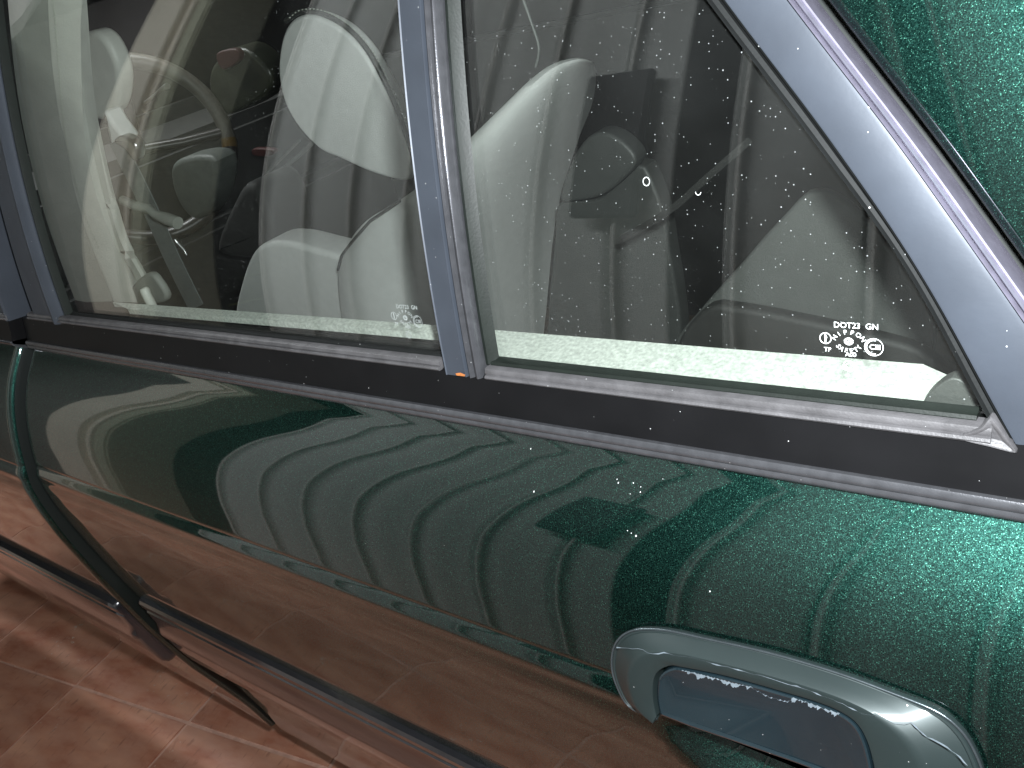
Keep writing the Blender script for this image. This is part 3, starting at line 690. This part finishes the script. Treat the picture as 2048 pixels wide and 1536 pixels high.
LEAF = simple('leaf_green', (.10, .16, .03), .5, nscale=20, var=.4, bmp=0)
POT = simple('clay_pot', (.25, .10, .06), .7, bmp=.2)

fl = box('floor', (-7, -3.2, -.06), (4, 4, -.0015), GROUT, None, 0); tag(fl, kind='structure')
TS = .372; rot = math.radians(9)
bm = bmesh.new(); bmesh.ops.create_cube(bm, size=1)
for vv in bm.verts: vv.co = Vector((vv.co.x*(TS-.0045), vv.co.y*(TS-.0045), vv.co.z*.012))
bmesh.ops.bevel(bm, geom=[e for e in bm.edges if all(q.co.z > 0 for q in e.verts)], offset=.002, segments=2, affect='EDGES')
tm = bpy.data.meshes.new('tile'); bm.to_mesh(tm); bm.free(); tm.materials.append(TILE)
ca, sa = math.cos(rot), math.sin(rot)
org = Vector((-.437, .082, 0))        # a joint seen below the bottom edge of the door
cnt = 0
for i in range(-16, 9):
    for j in range(-8, 7):
        lx, ly = (i+.5)*TS, (j+.36)*TS
        X = org.x+lx*ca-ly*sa; Y = org.y+lx*sa+ly*ca
        if -5.2 < X < 1.9 and -1.75 < Y < 1.2:
            o = bpy.data.objects.new('tile', tm); COL.objects.link(o); o.parent = fl
            o.location = (X, Y, -.0055+random.uniform(-.0004, .0004)); o.rotation_euler = (0, 0, rot); cnt += 1
print('tiles', cnt)

YC = -1.10
def fold(x0, x1, z0, z1, pitch, amp, seed):
    rnd = random.Random(seed); xs_ = []; x = x0; rows = []
    nx = int((x1-x0)/.008)
    cuts = [x0]
    while cuts[-1] < x1: cuts.append(cuts[-1]+pitch*rnd.uniform(.93, 1.07))
    for i in range(nx+1):
        x = x0+(x1-x0)*i/nx; k = int(np.searchsorted(cuts, x))-1; k = max(0, min(k, len(cuts)-2))
        u = (x-cuts[k])/(cuts[k+1]-cuts[k])
        d = amp*(.8*math.exp(-((u-.13)/.045)**2)-1.5*math.exp(-((u-.03)/.035)**2)+.45*math.sin(math.pi*u)+.12*math.sin(9*u+k))
        rows.append([(x+.010*math.sin(z*2.1+k), YC+d*(.85+.15*math.sin(z*1.3+k*2)), z) for z in np.linspace(z0, z1, 14)])
    return rows
def solid(o, t):
    md = o.modifiers.new('thickness', 'SOLIDIFY'); md.thickness = t; return o
cu = solid(grid('curtain', fold(-1.10, .23, .01, 2.6, .205, .030, 4), CURT, None, ang=80), .004)
FOLD_HILITE = simple('curtain_fold_highlight', (.90, .90, .86), .7, nscale=90, var=.03, bmp=.1)  # paler than the cloth to imitate light caught on fold ridges
def fold_highlights(cloth, x0, x1, pitch, seed):
    rnd = random.Random(seed); cuts = [x0]
    while cuts[-1] < x1: cuts.append(cuts[-1]+pitch*rnd.uniform(.93, 1.07))
    for k in range(len(cuts)-1):
        x = cuts[k]+.15*(cuts[k+1]-cuts[k])
        if x > x1: break
        tube('rib', [(x+.010*math.sin(z*2.1+k), YC+.030, z) for z in np.linspace(.02, 2.59, 12)], .0045, FOLD_HILITE, cloth, 8)  # added cord along each fold, its highlight is only pale colour
fold_highlights(cu, -1.10, .23, .205, 4)
tag(cu, 'long cream curtain in vertical folds with a dark box hung on it', 'curtain')
cu2 = solid(grid('curtain', fold(.34, 2.2, .01, 2.6, .26, .022, 9), CURT, None, ang=80), .004)
fold_highlights(cu2, .34, 2.2, .26, 9)
tag(cu2, 'second cream curtain beyond the dark gap, behind the photographer', 'curtain')
bx = box('hanging_box', (.03, YC+.035, 1.14), (.185, YC+.060, 1.57), BOXM, None, .006)
tag(bx, 'dark blue grey box hung on the front of the folded curtain', 'box')
wl = box('back_wall', (-7, -3.1, 0), (3.5, -3.0, 2.7), DARKW, None, 0); tag(wl, kind='structure')
pl = box('wall_pillar', (-2.20, -1.45, 0), (-1.90, -1.08, 2.68), WALLM, None, .03); pf = box('pillar_trim_board', (-1.90, -1.40, 0), (-1.81, -1.12, 2.68), CREAMB, None, .01); tag(pf, 'narrow olive grey board standing right of the cream pillar', 'board')
tag(pl, 'broad cream pillar standing left of the curtains', 'pillar')
sw_ = box('side_wall', (-7, -1.45, 0), (-2.20, -1.20, 2.68), GREYW, None, .01); tag(sw_, kind='structure')
fw = box('front_wall', (-7.1, -3.2, 0), (-7, 4, 2.7), DARKW, None, 0); tag(fw, kind='structure')
ow = box('opposite_wall', (-7, 3.9, 0), (4, 4, 2.7), DARKW, None, 0); tag(ow, kind='structure')
ce = box('ceiling', (-7, -3.2, 2.70), (4, 4, 2.76), CEILM, None, 0); tag(ce, kind='structure')
# a plant in the dark opening
pt = empty('potted_plant', (-1.42, -1.75, 0)); tag(pt, 'leafy green plant in a clay pot in the dark opening', 'plant')
def lathe(name, prof_, mat, parent, n=20):
    rows = [[(r*math.cos(2*math.pi*k/n), r*math.sin(2*math.pi*k/n), z) for k in range(n)] for r, z in prof_]
    return grid(name, rows, mat, parent, closed_u=True, ang=40)
lathe('pot', [(0.001, .01), (.11, .01), (.16, .28), (.175, .28), (.175, .32), (.15, .32), (.14, .27), (.001, .26)], POT, pt)
for i in range(34):
    a = random.uniform(0, 6.28); ln = random.uniform(.35, .75); r0 = random.uniform(.1, .35); pts = []
    h = random.uniform(.35, .8)
    for k in range(7):
        t = k/6; rr_ = r0*t+ln*.35*t*t; z = .28+h*math.sin(t*1.9)*.9; wd = .022*math.sin(math.pi*min(1, t+.06))+.002
        cx, cy = rr_*math.cos(a), rr_*math.sin(a); pts.append([(cx-wd*math.sin(a), cy+wd*math.cos(a), z), (cx, cy, z-.008), (cx+wd*math.sin(a), cy-wd*math.cos(a), z)])
    grid('leaf', pts, LEAF, pt)
